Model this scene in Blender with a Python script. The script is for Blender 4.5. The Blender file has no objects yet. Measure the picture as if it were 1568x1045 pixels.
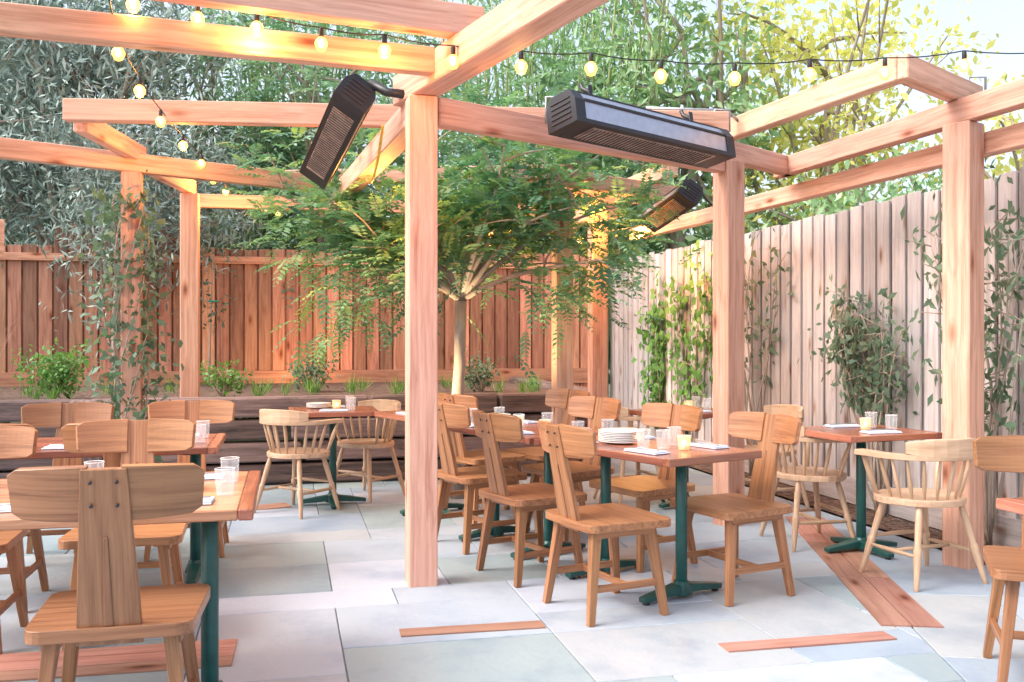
import bpy, math, random
import numpy as np
from mathutils import Vector, Matrix
random.seed(7); rng=np.random.default_rng(7)
scene=bpy.context.scene
scene.view_settings.view_transform='Standard'; scene.view_settings.look='None'
scene.view_settings.exposure=0
U=Vector((-.231,.973,0)); V=Vector((.973,.231,0))
def uv(u,v,z=0): return U*u+V*v+Vector((0,0,z))
ANG_UV=math.atan2(.231,.973)   # rotation taking +X to V
# ------------------------------------------------------------------ materials
def newmat(name):
    m=bpy.data.materials.new(name); m.use_nodes=True
    nt=m.node_tree; b=nt.nodes['Principled BSDF']; return m,nt,b
def N(nt,t,**k):
    n=nt.nodes.new(t)
    for a,v in k.items(): setattr(n,a,v)
    return n
def ramp(nt,stops):
    r=N(nt,'ShaderNodeValToRGB'); e=r.color_ramp.elements
    while len(e)<len(stops): e.new(.5)
    for i,(p,c) in enumerate(stops):
        e[i].position=p; e[i].color=(c[0],c[1],c[2],1)
    return r
def wood(name,dark,light,rough=.6,stretch=12,knots=True,var=.35,grey=None,bump=.25,scale=1.0,xs=1.0,warp=.7,hue=1.0):
    m,nt,b=newmat(name); L=nt.links.new
    a=N(nt,'ShaderNodeAttribute',attribute_name='lc')
    mp=N(nt,'ShaderNodeMapping'); mp.inputs['Scale'].default_value=(xs*scale,stretch*scale,stretch*scale)
    L(a.outputs['Vector'],mp.inputs['Vector'])
    n0=N(nt,'ShaderNodeTexNoise'); n0.inputs['Scale'].default_value=2.2; n0.inputs['Detail'].default_value=1
    L(a.outputs['Vector'],n0.inputs['Vector'])
    add=N(nt,'ShaderNodeVectorMath',operation='MULTIPLY_ADD'); add.inputs[1].default_value=(warp,warp,warp)
    L(n0.outputs['Color'],add.inputs[0]); L(mp.outputs['Vector'],add.inputs[2])
    n1=N(nt,'ShaderNodeTexNoise'); n1.inputs['Scale'].default_value=1.6; n1.inputs['Detail'].default_value=5; n1.inputs['Roughness'].default_value=.7
    n1.inputs['Distortion'].default_value=.25
    L(add.outputs['Vector'],n1.inputs['Vector'])
    r=ramp(nt,[(.3,dark),(.5,[ (x+y*1.4)/2.4 for x,y in zip(dark,light)]),(.68,light)])
    L(n1.outputs['Fac'],r.inputs['Fac'])
    col=r.outputs['Color']
    if knots:
        mk=N(nt,'ShaderNodeMapping'); mk.inputs['Scale'].default_value=(2.2,6.5,6.5); L(a.outputs['Vector'],mk.inputs['Vector'])
        v=N(nt,'ShaderNodeTexVoronoi'); v.inputs['Scale'].default_value=1.0; L(mk.outputs['Vector'],v.inputs['Vector'])
        rk=ramp(nt,[(.05,(.30,.16,.11)),(.11,(.66,.48,.38)),(.17,(.9,.82,.75)),(.25,(1,1,1))]); L(v.outputs['Distance'],rk.inputs['Fac'])
        mx=N(nt,'ShaderNodeMixRGB',blend_type='MULTIPLY'); mx.inputs[0].default_value=.95
        L(col,mx.inputs[1]); L(rk.outputs['Color'],mx.inputs[2]); col=mx.outputs[0]
    rn=N(nt,'ShaderNodeAttribute',attribute_name='rnd')
    mr=N(nt,'ShaderNodeMapRange'); mr.inputs[3].default_value=1-var; mr.inputs[4].default_value=1+var*.5
    L(rn.outputs['Fac'],mr.inputs[0])
    hs=N(nt,'ShaderNodeHueSaturation'); L(mr.outputs[0],hs.inputs['Value']); L(col,hs.inputs['Color'])
    mh=N(nt,'ShaderNodeMapRange'); mh.inputs[3].default_value=.5-.012*hue; mh.inputs[4].default_value=.5+.008*hue; 
    fr=N(nt,'ShaderNodeMath',operation='FRACT'); m7=N(nt,'ShaderNodeMath',operation='MULTIPLY'); m7.inputs[1].default_value=7.3
    L(rn.outputs['Fac'],m7.inputs[0]); L(m7.outputs[0],fr.inputs[0]); L(fr.outputs[0],mh.inputs[0]); L(mh.outputs[0],hs.inputs['Hue'])
    col=hs.outputs[0]
    if grey:
        g=N(nt,'ShaderNodeTexNoise'); g.inputs['Scale'].default_value=.9; g.inputs['Detail'].default_value=4
        tc=N(nt,'ShaderNodeNewGeometry'); L(tc.outputs['Position'],g.inputs['Vector'])
        rg=ramp(nt,[(.4,(0,0,0)),(.65,(1,1,1))]); L(g.outputs['Fac'],rg.inputs['Fac'])
        mx=N(nt,'ShaderNodeMixRGB'); L(rg.outputs[0],mx.inputs[0]); L(col,mx.inputs[1])
        mm=N(nt,'ShaderNodeMixRGB',blend_type='MULTIPLY'); mm.inputs[0].default_value=1; L(hs.outputs[0],mm.inputs[1]); mm.inputs[2].default_value=(*grey,1)
        L(mm.outputs[0],mx.inputs[2]); col=mx.outputs[0]
    L(col,b.inputs['Base Color']); b.inputs['Roughness'].default_value=rough
    bp=N(nt,'ShaderNodeBump'); bp.inputs['Strength'].default_value=bump; bp.inputs['Distance'].default_value=.006
    L(n1.outputs['Fac'],bp.inputs['Height']); L(bp.outputs[0],b.inputs['Normal'])
    return m
M_post=wood('douglas_fir',(.46,.22,.135),(.80,.50,.36),rough=.65,var=.15,stretch=22,xs=.8)
M_fenceR=wood('cedar_weathered',(.42,.35,.33),(.72,.64,.61),var=.4,grey=(.86,.93,1.0),rough=.8,stretch=18,hue=.5)
M_fenceB=wood('redwood_fence',(.29,.12,.075),(.68,.36,.23),var=.58,rough=.75,stretch=16)
M_tie=wood('railroad_tie',(.05,.036,.034),(.27,.185,.165),var=.55,rough=.9,bump=1.0,knots=False,stretch=16)
M_chair=wood('oak_chair',(.20,.078,.032),(.47,.225,.105),var=.32,rough=.36,stretch=30,knots=False,bump=.08,warp=.5,hue=.35)
M_capt=wood('beech_chair',(.42,.26,.15),(.66,.47,.32),var=.15,rough=.45,knots=False,bump=.08,stretch=20,hue=.4)
M_table=wood('redwood_table',(.24,.075,.045),(.47,.19,.115),var=.35,rough=.22,stretch=24,knots=False,bump=.08,hue=.5)
M_table2=wood('fir_table',(.36,.15,.08),(.62,.32,.19),var=.3,rough=.25,stretch=24,knots=False,bump=.08,hue=.5)
M_strip=wood('deck_plank',(.32,.15,.105),(.52,.29,.215),var=.3,rough=.65,stretch=18)
M_bark=wood('bark',(.24,.19,.15),(.5,.42,.35),var=.2,rough=.9,bump=.8,knots=False,stretch=6)
M_bambooc=wood('bamboo_culm',(.2,.27,.08),(.48,.5,.22),var=.3,rough=.5,knots=False,stretch=3)
def simple(name,c,rough=.5,metal=0,emit=None,es=0,noise=0,alpha=1):
    m,nt,b=newmat(name); b.inputs['Base Color'].default_value=(*c,1); b.inputs['Roughness'].default_value=rough
    b.inputs['Metallic'].default_value=metal; b.inputs['Alpha'].default_value=alpha
    if noise:
        n=N(nt,'ShaderNodeTexNoise'); n.inputs['Scale'].default_value=18; n.inputs['Detail'].default_value=4
        tc=N(nt,'ShaderNodeTexCoord'); nt.links.new(tc.outputs['Object'],n.inputs['Vector'])
        r=ramp(nt,[(.3,[x*(1-noise) for x in c]),(.7,[min(1,x*(1+noise)) for x in c])]); nt.links.new(n.outputs['Fac'],r.inputs['Fac'])
        nt.links.new(r.outputs[0],b.inputs['Base Color'])
    if emit: b.inputs['Emission Color'].default_value=(*emit,1); b.inputs['Emission Strength'].default_value=es
    return m
M_green=simple('green_enamel',(.010,.075,.068),.35,0,noise=.2)
M_black=simple('black_housing',(.013,.013,.018),.4,.0,noise=.2)
M_alu=simple('heater_panel',(.42,.46,.55),.35,.7,noise=.1)
M_grille=simple('heater_grille',(.42,.33,.28),.45,.5,noise=.3)
M_steel=simple('galvanised_steel',(.4,.41,.43),.4,.8,noise=.2)
M_white=simple('porcelain',(.86,.86,.85),.2,noise=.02)
M_napkin=simple('linen_napkin',(.66,.73,.85),.9,noise=.08)
M_fil=simple('lit_filament',(1,.9,.7),.3,emit=(1,.80,.45),es=16)
M_bulb=simple('glowing_bulb_glass',(1,.6,.2),.15,emit=(1,.42,.07),es=2.3,alpha=.62)  # warm glow around the lit core, put into the envelope as orange emission
M_cable=simple('cable',(.02,.02,.02),.6)
M_flame=simple('candle_glow',(1,.6,.3),.5,emit=(1,.5,.16),es=9)
M_votive=simple('votive_glow_glass',(1,.7,.45),.2,emit=(1,.36,.10),es=.6,alpha=.5)  # candle's glow painted into the glass: amber tint plus weak emission
M_dark=simple('screw',(.03,.02,.02),.5)
M_tape=simple('green_tie',(.02,.3,.2),.5)
M_yellow=simple('yellow_cable',(.75,.5,.08),.5)
def glass():
    m,nt,b=newmat('clear_glass'); b.inputs['Base Color'].default_value=(.9,.94,.97,1); b.inputs['Roughness'].default_value=.04
    b.inputs['Alpha'].default_value=.2; b.inputs['Specular IOR Level'].default_value=1
    return m
M_glass=glass()
def leafmat(name,stops,trans=.3,rough=.55):
    m,nt,b=newmat(name); L=nt.links.new
    a=N(nt,'ShaderNodeAttribute',attribute_name='rnd'); r=ramp(nt,stops); L(a.outputs['Fac'],r.inputs['Fac'])
    if not trans:
        d=N(nt,'ShaderNodeBsdfDiffuse'); L(r.outputs[0],d.inputs['Color']); L(d.outputs[0],nt.nodes['Material Output'].inputs['Surface']); return m
    L(r.outputs[0],b.inputs['Base Color']); b.inputs['Roughness'].default_value=rough
    t=N(nt,'ShaderNodeBsdfTranslucent'); 
    g=N(nt,'ShaderNodeMixRGB',blend_type='MULTIPLY'); g.inputs[0].default_value=1; g.inputs[2].default_value=(1.4,1.5,.9,1)
    L(r.outputs[0],g.inputs[1]); L(g.outputs[0],t.inputs['Color'])
    mx=N(nt,'ShaderNodeMixShader'); mx.inputs[0].default_value=trans
    L(b.outputs[0],mx.inputs[1]); L(t.outputs[0],mx.inputs[2]); L(mx.outputs[0],nt.nodes['Material Output'].inputs['Surface'])
    return m
L_tree=leafmat('locust_leaf',[(0,(.05,.15,.11)),(.5,(.15,.32,.18)),(.8,(.26,.43,.17)),(1,(.48,.56,.14))])
L_blue=leafmat('bluegreen_leaf',[(0,(.11,.165,.135)),(.5,(.31,.40,.36)),(1,(.60,.69,.63))],0)
L_mid=leafmat('bamboo_leaf',[(0,(.08,.18,.08)),(.5,(.28,.46,.24)),(1,(.58,.72,.42))],.25)
L_dark=leafmat('background_leaf',[(0,(.10,.17,.11)),(.6,(.28,.40,.26)),(1,(.5,.62,.44))],0)
L_acac=leafmat('acacia_leaf',[(0,(.10,.22,.16)),(.5,(.27,.46,.34)),(1,(.50,.67,.52))],.25)
L_yel=leafmat('yellow_leaf',[(0,(.32,.40,.14)),(.5,(.66,.63,.22)),(1,(.90,.82,.4))],trans=.45)
L_vine=leafmat('vine_leaf',[(0,(.05,.14,.04)),(.5,(.13,.30,.07)),(1,(.30,.48,.14))])
L_shrub=leafmat('shrub_leaf',[(0,(.04,.085,.05)),(.5,(.10,.175,.115)),(1,(.24,.32,.23))])
def stone():
    m,nt,b=newmat('bluestone'); L=nt.links.new
    a=N(nt,'ShaderNodeAttribute',attribute_name='rnd')
    r=ramp(nt,[(0,(.255,.33,.37)),(.14,(.36,.43,.50)),(.3,(.30,.375,.455)),(.46,(.385,.44,.50)),(.62,(.29,.365,.39)),(.76,(.37,.41,.44)),(.88,(.42,.48,.565)),(1,(.335,.41,.50))])
    r.color_ramp.interpolation='CONSTANT'
    L(a.outputs['Fac'],r.inputs['Fac'])
    g=N(nt,'ShaderNodeNewGeometry')
    n=N(nt,'ShaderNodeTexNoise'); n.inputs['Scale'].default_value=2.6; n.inputs['Detail'].default_value=8; n.inputs['Roughness'].default_value=.65
    ad=N(nt,'ShaderNodeVectorMath',operation='MULTIPLY_ADD'); ad.inputs[1].default_value=(9,5,3); L(a.outputs['Fac'],ad.inputs[0]); L(g.outputs['Position'],ad.inputs[2])
    L(ad.outputs[0],n.inputs['Vector'])
    rr=ramp(nt,[(.3,(.74,.79,.86)),(.5,(1,1,1)),(.72,(1.07,1.05,1.02))]); L(n.outputs['Fac'],rr.inputs['Fac'])
    mx=N(nt,'ShaderNodeMixRGB',blend_type='MULTIPLY'); mx.inputs[0].default_value=1; L(r.outputs[0],mx.inputs[1]); L(rr.outputs[0],mx.inputs[2])
    L(mx.outputs[0],b.inputs['Base Color']); 
    rg=N(nt,'ShaderNodeMapRange'); rg.inputs[3].default_value=.36; rg.inputs[4].default_value=.7; L(n.outputs['Fac'],rg.inputs[0]); L(rg.outputs[0],b.inputs['Roughness'])
    n2=N(nt,'ShaderNodeTexNoise'); n2.inputs['Scale'].default_value=25; n2.inputs['Detail'].default_value=4; L(ad.outputs[0],n2.inputs['Vector'])
    bp=N(nt,'ShaderNodeBump'); bp.inputs['Strength'].default_value=.3; bp.inputs['Distance'].default_value=.01; L(n2.outputs['Fac'],bp.inputs['Height']); L(bp.outputs[0],b.inputs['Normal'])
    return m
M_stone=stone()
def soil(name,c0,c1,sc=25):
    m,nt,b=newmat(name); L=nt.links.new
    g=N(nt,'ShaderNodeNewGeometry'); n=N(nt,'ShaderNodeTexNoise'); n.inputs['Scale'].default_value=sc; n.inputs['Detail'].default_value=6
    L(g.outputs['Position'],n.inputs['Vector']); r=ramp(nt,[(.35,c0),(.65,c1)]); L(n.outputs['Fac'],r.inputs['Fac']); L(r.outputs[0],b.inputs['Base Color'])
    b.inputs['Roughness'].default_value=.95
    bp=N(nt,'ShaderNodeBump'); bp.inputs['Strength'].default_value=.8; bp.inputs['Distance'].default_value=.03; L(n.outputs['Fac'],bp.inputs['Height']); L(bp.outputs[0],b.inputs['Normal'])
    return m
M_soil=soil('mulch',(.05,.03,.022),(.2,.12,.085)); M_mortar=soil('joint_sand',(.16,.17,.18),(.28,.29,.3),60); M_earth=soil('earth',(.06,.06,.035),(.13,.12,.07),3)
# ------------------------------------------------------------------ mesh builder
class MB:
    def __init__(s): s.v=[];s.f=[];s.lc=[];s.r=[];s.m=[];s.sm=[];s.mats=[]
    def mi(s,m):
        if m not in s.mats: s.mats.append(m)
        return s.mats.index(m)
    def raw(s,vs,fs,lcs,mat,r=None,smooth=False):
        b=len(s.v); r=random.random() if r is None else r
        off=(random.uniform(-40,40),random.uniform(-40,40),random.uniform(-40,40))
        s.v+= [tuple(x) for x in vs]; s.lc+=[(l[0]+off[0],l[1]+off[1],l[2]+off[2]) for l in lcs]; s.r+=[r]*len(vs)
        k=s.mi(mat)
        for f in fs: s.f.append(tuple(b+i for i in f)); s.m.append(k); s.sm.append(smooth)
    def bar(s,p0,p1,s0,s1=None,up=(0,0,1),mat=None,r=None,slope=0):
        p0=Vector(p0);p1=Vector(p1); s1=s1 or s0
        d=(p1-p0); L=d.length; d.normalize(); up=Vector(up)
        if abs(d.dot(up))>.98: up=Vector((0,1,0)) if abs(d.y)<.9 else Vector((1,0,0))
        sd=d.cross(up).normalized(); u2=sd.cross(d).normalized()
        vs=[];lc=[]
        for p,sz,x in((p0,s0,0),(p1,s1,L)):
            for a,b in((-1,-1),(1,-1),(1,1),(-1,1)):
                vs.append(p+sd*a*sz[0]/2+u2*b*sz[1]/2); lc.append((x,a*sz[0]/2,b*sz[1]/2))
        s.raw(vs,[(0,1,2,3),(7,6,5,4),(0,4,5,1),(1,5,6,2),(2,6,7,3),(3,7,4,0)],lc,mat,r)
    def box(s,c,sz,mat,rz=0,r=None,grain='x'):
        c=Vector(c); R=Matrix.Rotation(rz,3,'Z'); 
        if grain=='x': a=R@Vector((sz[0]/2,0,0)); s.bar(c-a,c+a,(sz[1],sz[2]),mat=mat,r=r)
        elif grain=='z': s.bar(c-Vector((0,0,sz[2]/2)),c+Vector((0,0,sz[2]/2)),(sz[0],sz[1]),up=R@Vector((0,1,0)),mat=mat,r=r)
        else: a=R@Vector((0,sz[1]/2,0)); s.bar(c-a,c+a,(sz[0],sz[2]),mat=mat,r=r)
    def tube(s,pts,rad,mat,n=8,r=None,cap=True,smooth=True,flat=None):
        pts=[Vector(p) for p in pts]
        if not hasattr(rad,'__len__'): rad=[rad]*len(pts)
        vs=[];lc=[];x=0; prev=None
        for i,p in enumerate(pts):
            d=(pts[min(i+1,len(pts)-1)]-pts[max(i-1,0)])
            if d.length<1e-9: d=Vector((0,0,1))
            d.normalize()
            if prev is None:
                a=Vector((0,0,1)) if abs(d.z)<.9 else Vector((1,0,0))
                e=d.cross(a).normalized()
            else: e=(prev-d*prev.dot(d)); e=e.normalized() if e.length>1e-6 else d.orthogonal().normalized()
            prev=e; g=d.cross(e)
            if i: x+=(p-pts[i-1]).length
            for k in range(n):
                t=2*math.pi*k/n; 
                ra=rad[i]; rb=ra*(flat or 1)
                vs.append(p+e*math.cos(t)*ra+g*math.sin(t)*rb); lc.append((x,math.cos(t)*ra,math.sin(t)*ra))
        fs=[]
        for i in range(len(pts)-1):
            for k in range(n): fs.append((i*n+k,i*n+(k+1)%n,(i+1)*n+(k+1)%n,(i+1)*n+k))
        if cap: fs.append(tuple(range(n-1,-1,-1))); fs.append(tuple((len(pts)-1)*n+k for k in range(n)))
        s.raw(vs,fs,lc,mat,r,smooth)
    def lathe(s,c,prof,mat,n=16,r=None):
        c=Vector(c); vs=[];lc=[]
        for q,z in prof:
            for k in range(n):
                t=2*math.pi*k/n; vs.append(c+Vector((q*math.cos(t),q*math.sin(t),z))); lc.append((z,q*math.cos(t),q*math.sin(t)))
        fs=[]
        for i in range(len(prof)-1):
            for k in range(n): fs.append((i*n+k,i*n+(k+1)%n,(i+1)*n+(k+1)%n,(i+1)*n+k))
        fs.append(tuple(range(n-1,-1,-1))); fs.append(tuple((len(prof)-1)*n+k for k in range(n)))
        s.raw(vs,fs,lc,mat,r,True)
    def ribbon(s,pts,w,h,mat,r=None,ups=None):
        pts=[Vector(p) for p in pts]; n=len(pts); vs=[];lc=[];x=0
        for i,p in enumerate(pts):
            d=(pts[min(i+1,n-1)]-pts[max(i-1,0)]).normalized(); up=Vector(ups[i]) if ups else Vector((0,0,1))
            sd=d.cross(up).normalized(); u2=sd.cross(d).normalized()
            W=w[i] if hasattr(w,'__len__') else w; H=h[i] if hasattr(h,'__len__') else h
            if i: x+=(p-pts[i-1]).length
            for a,b in((-1,-1),(1,-1),(1,1),(-1,1)): vs.append(p+sd*a*W/2+u2*b*H/2); lc.append((x,a*W/2,b*H/2))
        fs=[(0,1,2,3),tuple(4*(n-1)+k for k in(3,2,1,0))]
        for i in range(n-1):
            for k in range(4): fs.append((4*i+k,4*i+4+k,4*i+4+(k+1)%4,4*i+(k+1)%4))
        s.raw(vs,fs,lc,mat,r)
    def prism(s,outline,z0,z1,mat,r=None):
        n=len(outline); vs=[(x,y,z0) for x,y in outline]+[(x,y,z1) for x,y in outline]
        fs=[tuple(range(n-1,-1,-1)),tuple(range(n,2*n))]+[(i,(i+1)%n,n+(i+1)%n,n+i) for i in range(n)]
        s.raw(vs,fs,[(v[0],v[1],v[2]) for v in vs],mat,r)
    def mesh(s,name):
        me=bpy.data.meshes.new(name); me.from_pydata(s.v,[],s.f)
        for m in s.mats: me.materials.append(m)
        me.polygons.foreach_set('material_index',s.m); me.polygons.foreach_set('use_smooth',s.sm)
        a=me.attributes.new('lc','FLOAT_VECTOR','POINT'); a.data.foreach_set('vector',np.array(s.lc,dtype='f').ravel())
        a=me.attributes.new('rnd','FLOAT','POINT'); a.data.foreach_set('value',np.array(s.r,dtype='f'))
        me.update(); return me
    def obj(s,name,bevel=0,parent=None,loc=(0,0,0),rz=0):
        return place(s.mesh(name),name,loc,rz,bevel,parent)
def place(me,name,loc=(0,0,0),rz=0,bevel=0,parent=None):
    o=bpy.data.objects.new(name,me); scene.collection.objects.link(o); o.location=loc; o.rotation_euler=(0,0,rz)
    if bevel:
        m=o.modifiers.new('Bevel','BEVEL'); m.width=bevel; m.segments=1; m.limit_method='ANGLE'; m.angle_limit=math.radians(35)
    if parent: o.parent=parent
    return o
def empty(name,loc=(0,0,0)):
    o=bpy.data.objects.new(name,None); scene.collection.objects.link(o); o.location=loc; o.empty_display_size=.2; return o
# ------------------------------------------------------------------ foliage
def unit(a): return a/np.maximum(np.linalg.norm(a,axis=1,keepdims=True),1e-9)
def leafquads(base,d,nrm,L,W,rnd):
    s=unit(np.cross(d,nrm)); n=unit(np.cross(s,d)); L=L[:,None];W=W[:,None]
    v=np.empty((len(base),4,3)); v[:,0]=base; v[:,1]=base+d*L*.45+s*W*.5+n*W*.12; v[:,2]=base+d*L; v[:,3]=base+d*L*.45-s*W*.5+n*W*.12
    return v.reshape(-1,3),np.repeat(rnd,4)
LEAVES=0
def quadobj(name,v,r,mat,parent=None):
    global LEAVES
    n=len(v)//4; LEAVES+=n; me=bpy.data.meshes.new(name)
    me.vertices.add(len(v)); me.vertices.foreach_set('co',v.astype('f').ravel())
    me.loops.add(4*n); me.loops.foreach_set('vertex_index',np.arange(4*n,dtype='i'))
    me.polygons.add(n); me.polygons.foreach_set('loop_start',np.arange(0,4*n,4,dtype='i'))
    try: me.polygons.foreach_set('loop_total',np.full(n,4,dtype='i'))
    except Exception: pass
    me.materials.append(mat)
    a=me.attributes.new('rnd','FLOAT','POINT'); a.data.foreach_set('value',np.clip(r,0,1).astype('f'))
    me.update(calc_edges=True); me.validate()
    return place(me,name,parent=parent)
def cloud(centers,radii,per,L,W,droop=0,flat=1.0,flatv=None):
    C=np.repeat(np.array(centers,float),per,axis=0); R=np.repeat(np.array(radii,float).reshape(-1,1),per,axis=0)
    n=len(C); g=rng.normal(size=(n,3))*.5; g[:,2]*=flat; P=C+g*R
    d=rng.normal(size=(n,3)); d[:,2]-=droop; d=unit(d); nr=rng.normal(size=(n,3)); nr[:,2]+=.8; nr=unit(nr)
    if flatv is not None:
        nv=np.array(flatv); d=unit(d-(d@nv)[:,None]*nv*.8); nr=unit(nr*.5+nv)
    cr=np.repeat(rng.uniform(0,1,len(centers)),per)
    rnd=.15+.35*cr+.3*rng.uniform(0,1,n)+.12*g[:,2]
    Ls=L*rng.uniform(.6,1.3,n); return leafquads(P,d,nr,Ls,W/L*Ls,rnd)
def fronds(org,dirs,L,npair,ll,lw,rnd,droop=.5):
    F=len(org); t=(np.arange(npair)+.7)/npair; d=unit(dirs)
    up=np.zeros_like(d); up[:,2]=1; s=unit(np.cross(d,up)+1e-4); n=unit(np.cross(s,d))
    T=t[None,:,None]; Ln=np.asarray(L).reshape(-1,1,1)
    P=org[:,None,:]+d[:,None,:]*T*Ln; P[...,2]-=(droop*(t**2))[None,:]*Ln[...,0]
    tang=d[:,None,:]+np.array([0,0,-2*droop])[None,None,:]*T; tang/=np.linalg.norm(tang,axis=2,keepdims=True)
    out=[];rr=[]
    prof=np.sin(np.pi*(.15+.8*t))
    for sg in(-1,1):
        dd=(sg*s[:,None,:]*.85+tang*.5+rng.normal(size=P.shape)*.12).reshape(-1,3); dd[:,2]-=.15; dd=unit(dd)
        nn=np.repeat(n,npair,axis=0)+rng.normal(size=(F*npair,3))*.2
        LL=np.tile(prof,F)*ll*np.repeat(rng.uniform(.8,1.2,F),npair)
        v,r=leafquads(P.reshape(-1,3),dd,unit(nn),LL,LL*lw/ll,np.repeat(rnd,npair)+rng.uniform(-.1,.1,F*npair)); out.append(v);rr.append(r)
    v,r=leafquads(org,unit(tang.mean(axis=1)),n,np.asarray(L)*1.0,np.full(F,.006),np.full(F,.3)); out.append(v);rr.append(r)
    return np.vstack(out),np.concatenate(rr)
def curve_pts(a,b,sag=0,n=8,wob=0):
    a=Vector(a);b=Vector(b); o=[]
    w=Vector((random.uniform(-1,1),random.uniform(-1,1),random.uniform(-.5,.5)))*wob
    w2=Vector((random.uniform(-1,1),random.uniform(-1,1),random.uniform(-.5,.5)))*wob*.5
    for i in range(n+1):
        t=i/n; p=a.lerp(b,t)+w*math.sin(math.pi*t)+w2*math.sin(2*math.pi*t); p.z-=sag*4*t*(1-t); o.append(p)
    return o
# ------------------------------------------------------------------ ground + paving
def sheet(name,pts,mat,z):
    b=MB(); b.raw([(p[0],p[1],z) for p in pts],[tuple(range(len(pts)))],[(p[0],p[1],0) for p in pts],mat); return b.obj(name)
sheet('ground',[(-300,-300),(300,-300),(300,300),(-300,300)],M_earth,-.05)
sheet('paving_bed',[uv(-3,-7),uv(-3,3.98),uv(12,3.98),uv(12,-7)],M_mortar,-.009)
def clip(poly,p0,nrm):
    out=[]
    for i in range(len(poly)):
        a=poly[i];c=poly[(i+1)%len(poly)]; da=(a-p0).dot(nrm); dc=(c-p0).dot(nrm)
        if da>=0: out.append(a)
        if (da>=0)!=(dc>=0): out.append(a.lerp(c,da/(da-dc)))
    return out
SP=Vector((1.83,4.33,0)); SD=(Vector((2.14,6.95,0))-SP).normalized(); SN=Vector((SD.y,-SD.x,0)) # SN points right
FR=uv(0,3.95)
b=MB()
def slabs(uA,vA,u0,v0,nu,nv,cs,clips):
    occ=np.zeros((nu,nv),bool)
    for i in range(nu):
        for j in range(nv):
            if occ[i,j]: continue
            opts=[(2,3),(2,3),(2,2),(1,2),(2,4),(3,2),(1,3),(2,3),(3,3)]; random.shuffle(opts)
            for (h,w) in opts+[(1,2),(2,1),(1,1)]:
                if i+h<=nu and j+w<=nv and not occ[i:i+h,j:j+w].any(): break
            else: h,w=1,1
            h=min(h,nu-i); w=min(w,nv-j)
            occ[i:i+h,j:j+w]=True
            ua,ub=u0+i*cs,u0+(i+h)*cs; va,vb=v0+j*cs,v0+(j+w)*cs
            def poly(g):
                p=[uA*(ua+g)+vA*(va+g),uA*(ua+g)+vA*(vb-g),uA*(ub-g)+vA*(vb-g),uA*(ub-g)+vA*(va+g)]
                for (q,nn) in clips:
                    if len(p)>2: p=clip(p,q+nn*g,nn)
                return p
            lo=poly(.003); hi=poly(.006)
            if len(lo)<3 or len(lo)!=len(hi): continue
            ar=abs(sum((lo[k]-lo[0]).cross(lo[k+1]-lo[0]).z for k in range(1,len(lo)-1)))/2
            if ar<.004: continue
            n=len(lo); ze=random.uniform(-.0012,.0012)
            vs=[(p.x,p.y,-.03) for p in lo]+[(p.x,p.y,-.003+ze) for p in lo]+[(p.x,p.y,ze) for p in hi]
            fs=[tuple(2*n+k for k in range(n))]+[(k,(k+1)%n,n+(k+1)%n,n+k) for k in range(n)]+[(n+k,n+(k+1)%n,2*n+(k+1)%n,2*n+k) for k in range(n)]
            b.raw(vs,fs,[(0,0,0)]*(3*n),M_stone)
random.seed(21)
slabs(U,V,-2.42,-6.9,46,40,.31,[(SP,-SN),(FR,-V)])
slabs(SD,SN,-1.5,1.2,46,18,.33,[(SP,SN),(FR,-V)])
b.obj('stone_paving')
b=MB()
def plankstrip(p0,p1,w,nb=1,seg=1):
    p0=Vector((*p0,0));p1=Vector((*p1,0)); d=(p1-p0); s=d.normalized().cross(Vector((0,0,1)))
    for k in range(nb):
        o=s*((k-(nb-1)/2)*w/nb); 
        for q in range(seg):
            a=p0+d*(q/seg)+o; e=p0+d*((q+1)/seg)+o-d.normalized()*.006
            b.bar(a-Vector((0,0,.006)),e-Vector((0,0,.006)),(w/nb-.005,.026),mat=M_strip)
plankstrip((-.50,4.23),(.15,4.36),.11); plankstrip((.90,4.03),(1.68,4.20),.11)
plankstrip((1.83,4.33),(2.14,6.95),.28,2,3); 
plankstrip((-3.3,3.52),(-1.16,3.98),.34,3,2); plankstrip((-2.2,7.2),(-1.75,7.45),.2,2,1)
plankstrip((2.75,5.72),(3.15,5.62),.12)
b.obj('wooden_paving_strips')
sheet('planting_bed',[uv(-3,3.96),uv(-3,4.4),uv(13,4.4),uv(13,3.96)],M_soil,.012)
# ------------------------------------------------------------------ retaining wall
b=MB(); random.seed(5); H=.2
for c in range(4):
    v=-7-random.uniform(0,1)
    while v<3.03:
        L=random.choice([1.5,2.4,1.2,.9]); e=min(v+L,3.03+random.uniform(-.02,.02)); off=random.uniform(-.035,.035)
        b.bar(uv(8.77+off,v+.014,H*c+H/2),uv(8.77+off+random.uniform(-.01,.01),e-.014,H*c+H/2+random.uniform(-.004,.004)),(.2,H-.026),mat=M_tie); v=e
        if v>=3.0: break
    b.bar(uv(8.89,2.93,H*c+H/2),uv(12.1,2.93,H*c+H/2),(.2,H-.008),mat=M_tie)
for c in range(4): b.bar(uv(8.52,-1.63+random.uniform(-.03,.03),H*c+H/2),uv(8.66,-1.63,H*c+H/2),(.24,H-.016),mat=M_tie)
b.obj('timber_retaining_wall',.016)
b=MB()
b.raw([uv(8.84,-7,.74),uv(8.84,2.84,.74),uv(12.3,2.84,.74),uv(12.3,-7,.74)],[(0,1,2,3)],[(0,0,0)]*4,M_soil); b.obj('planter_soil')
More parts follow.
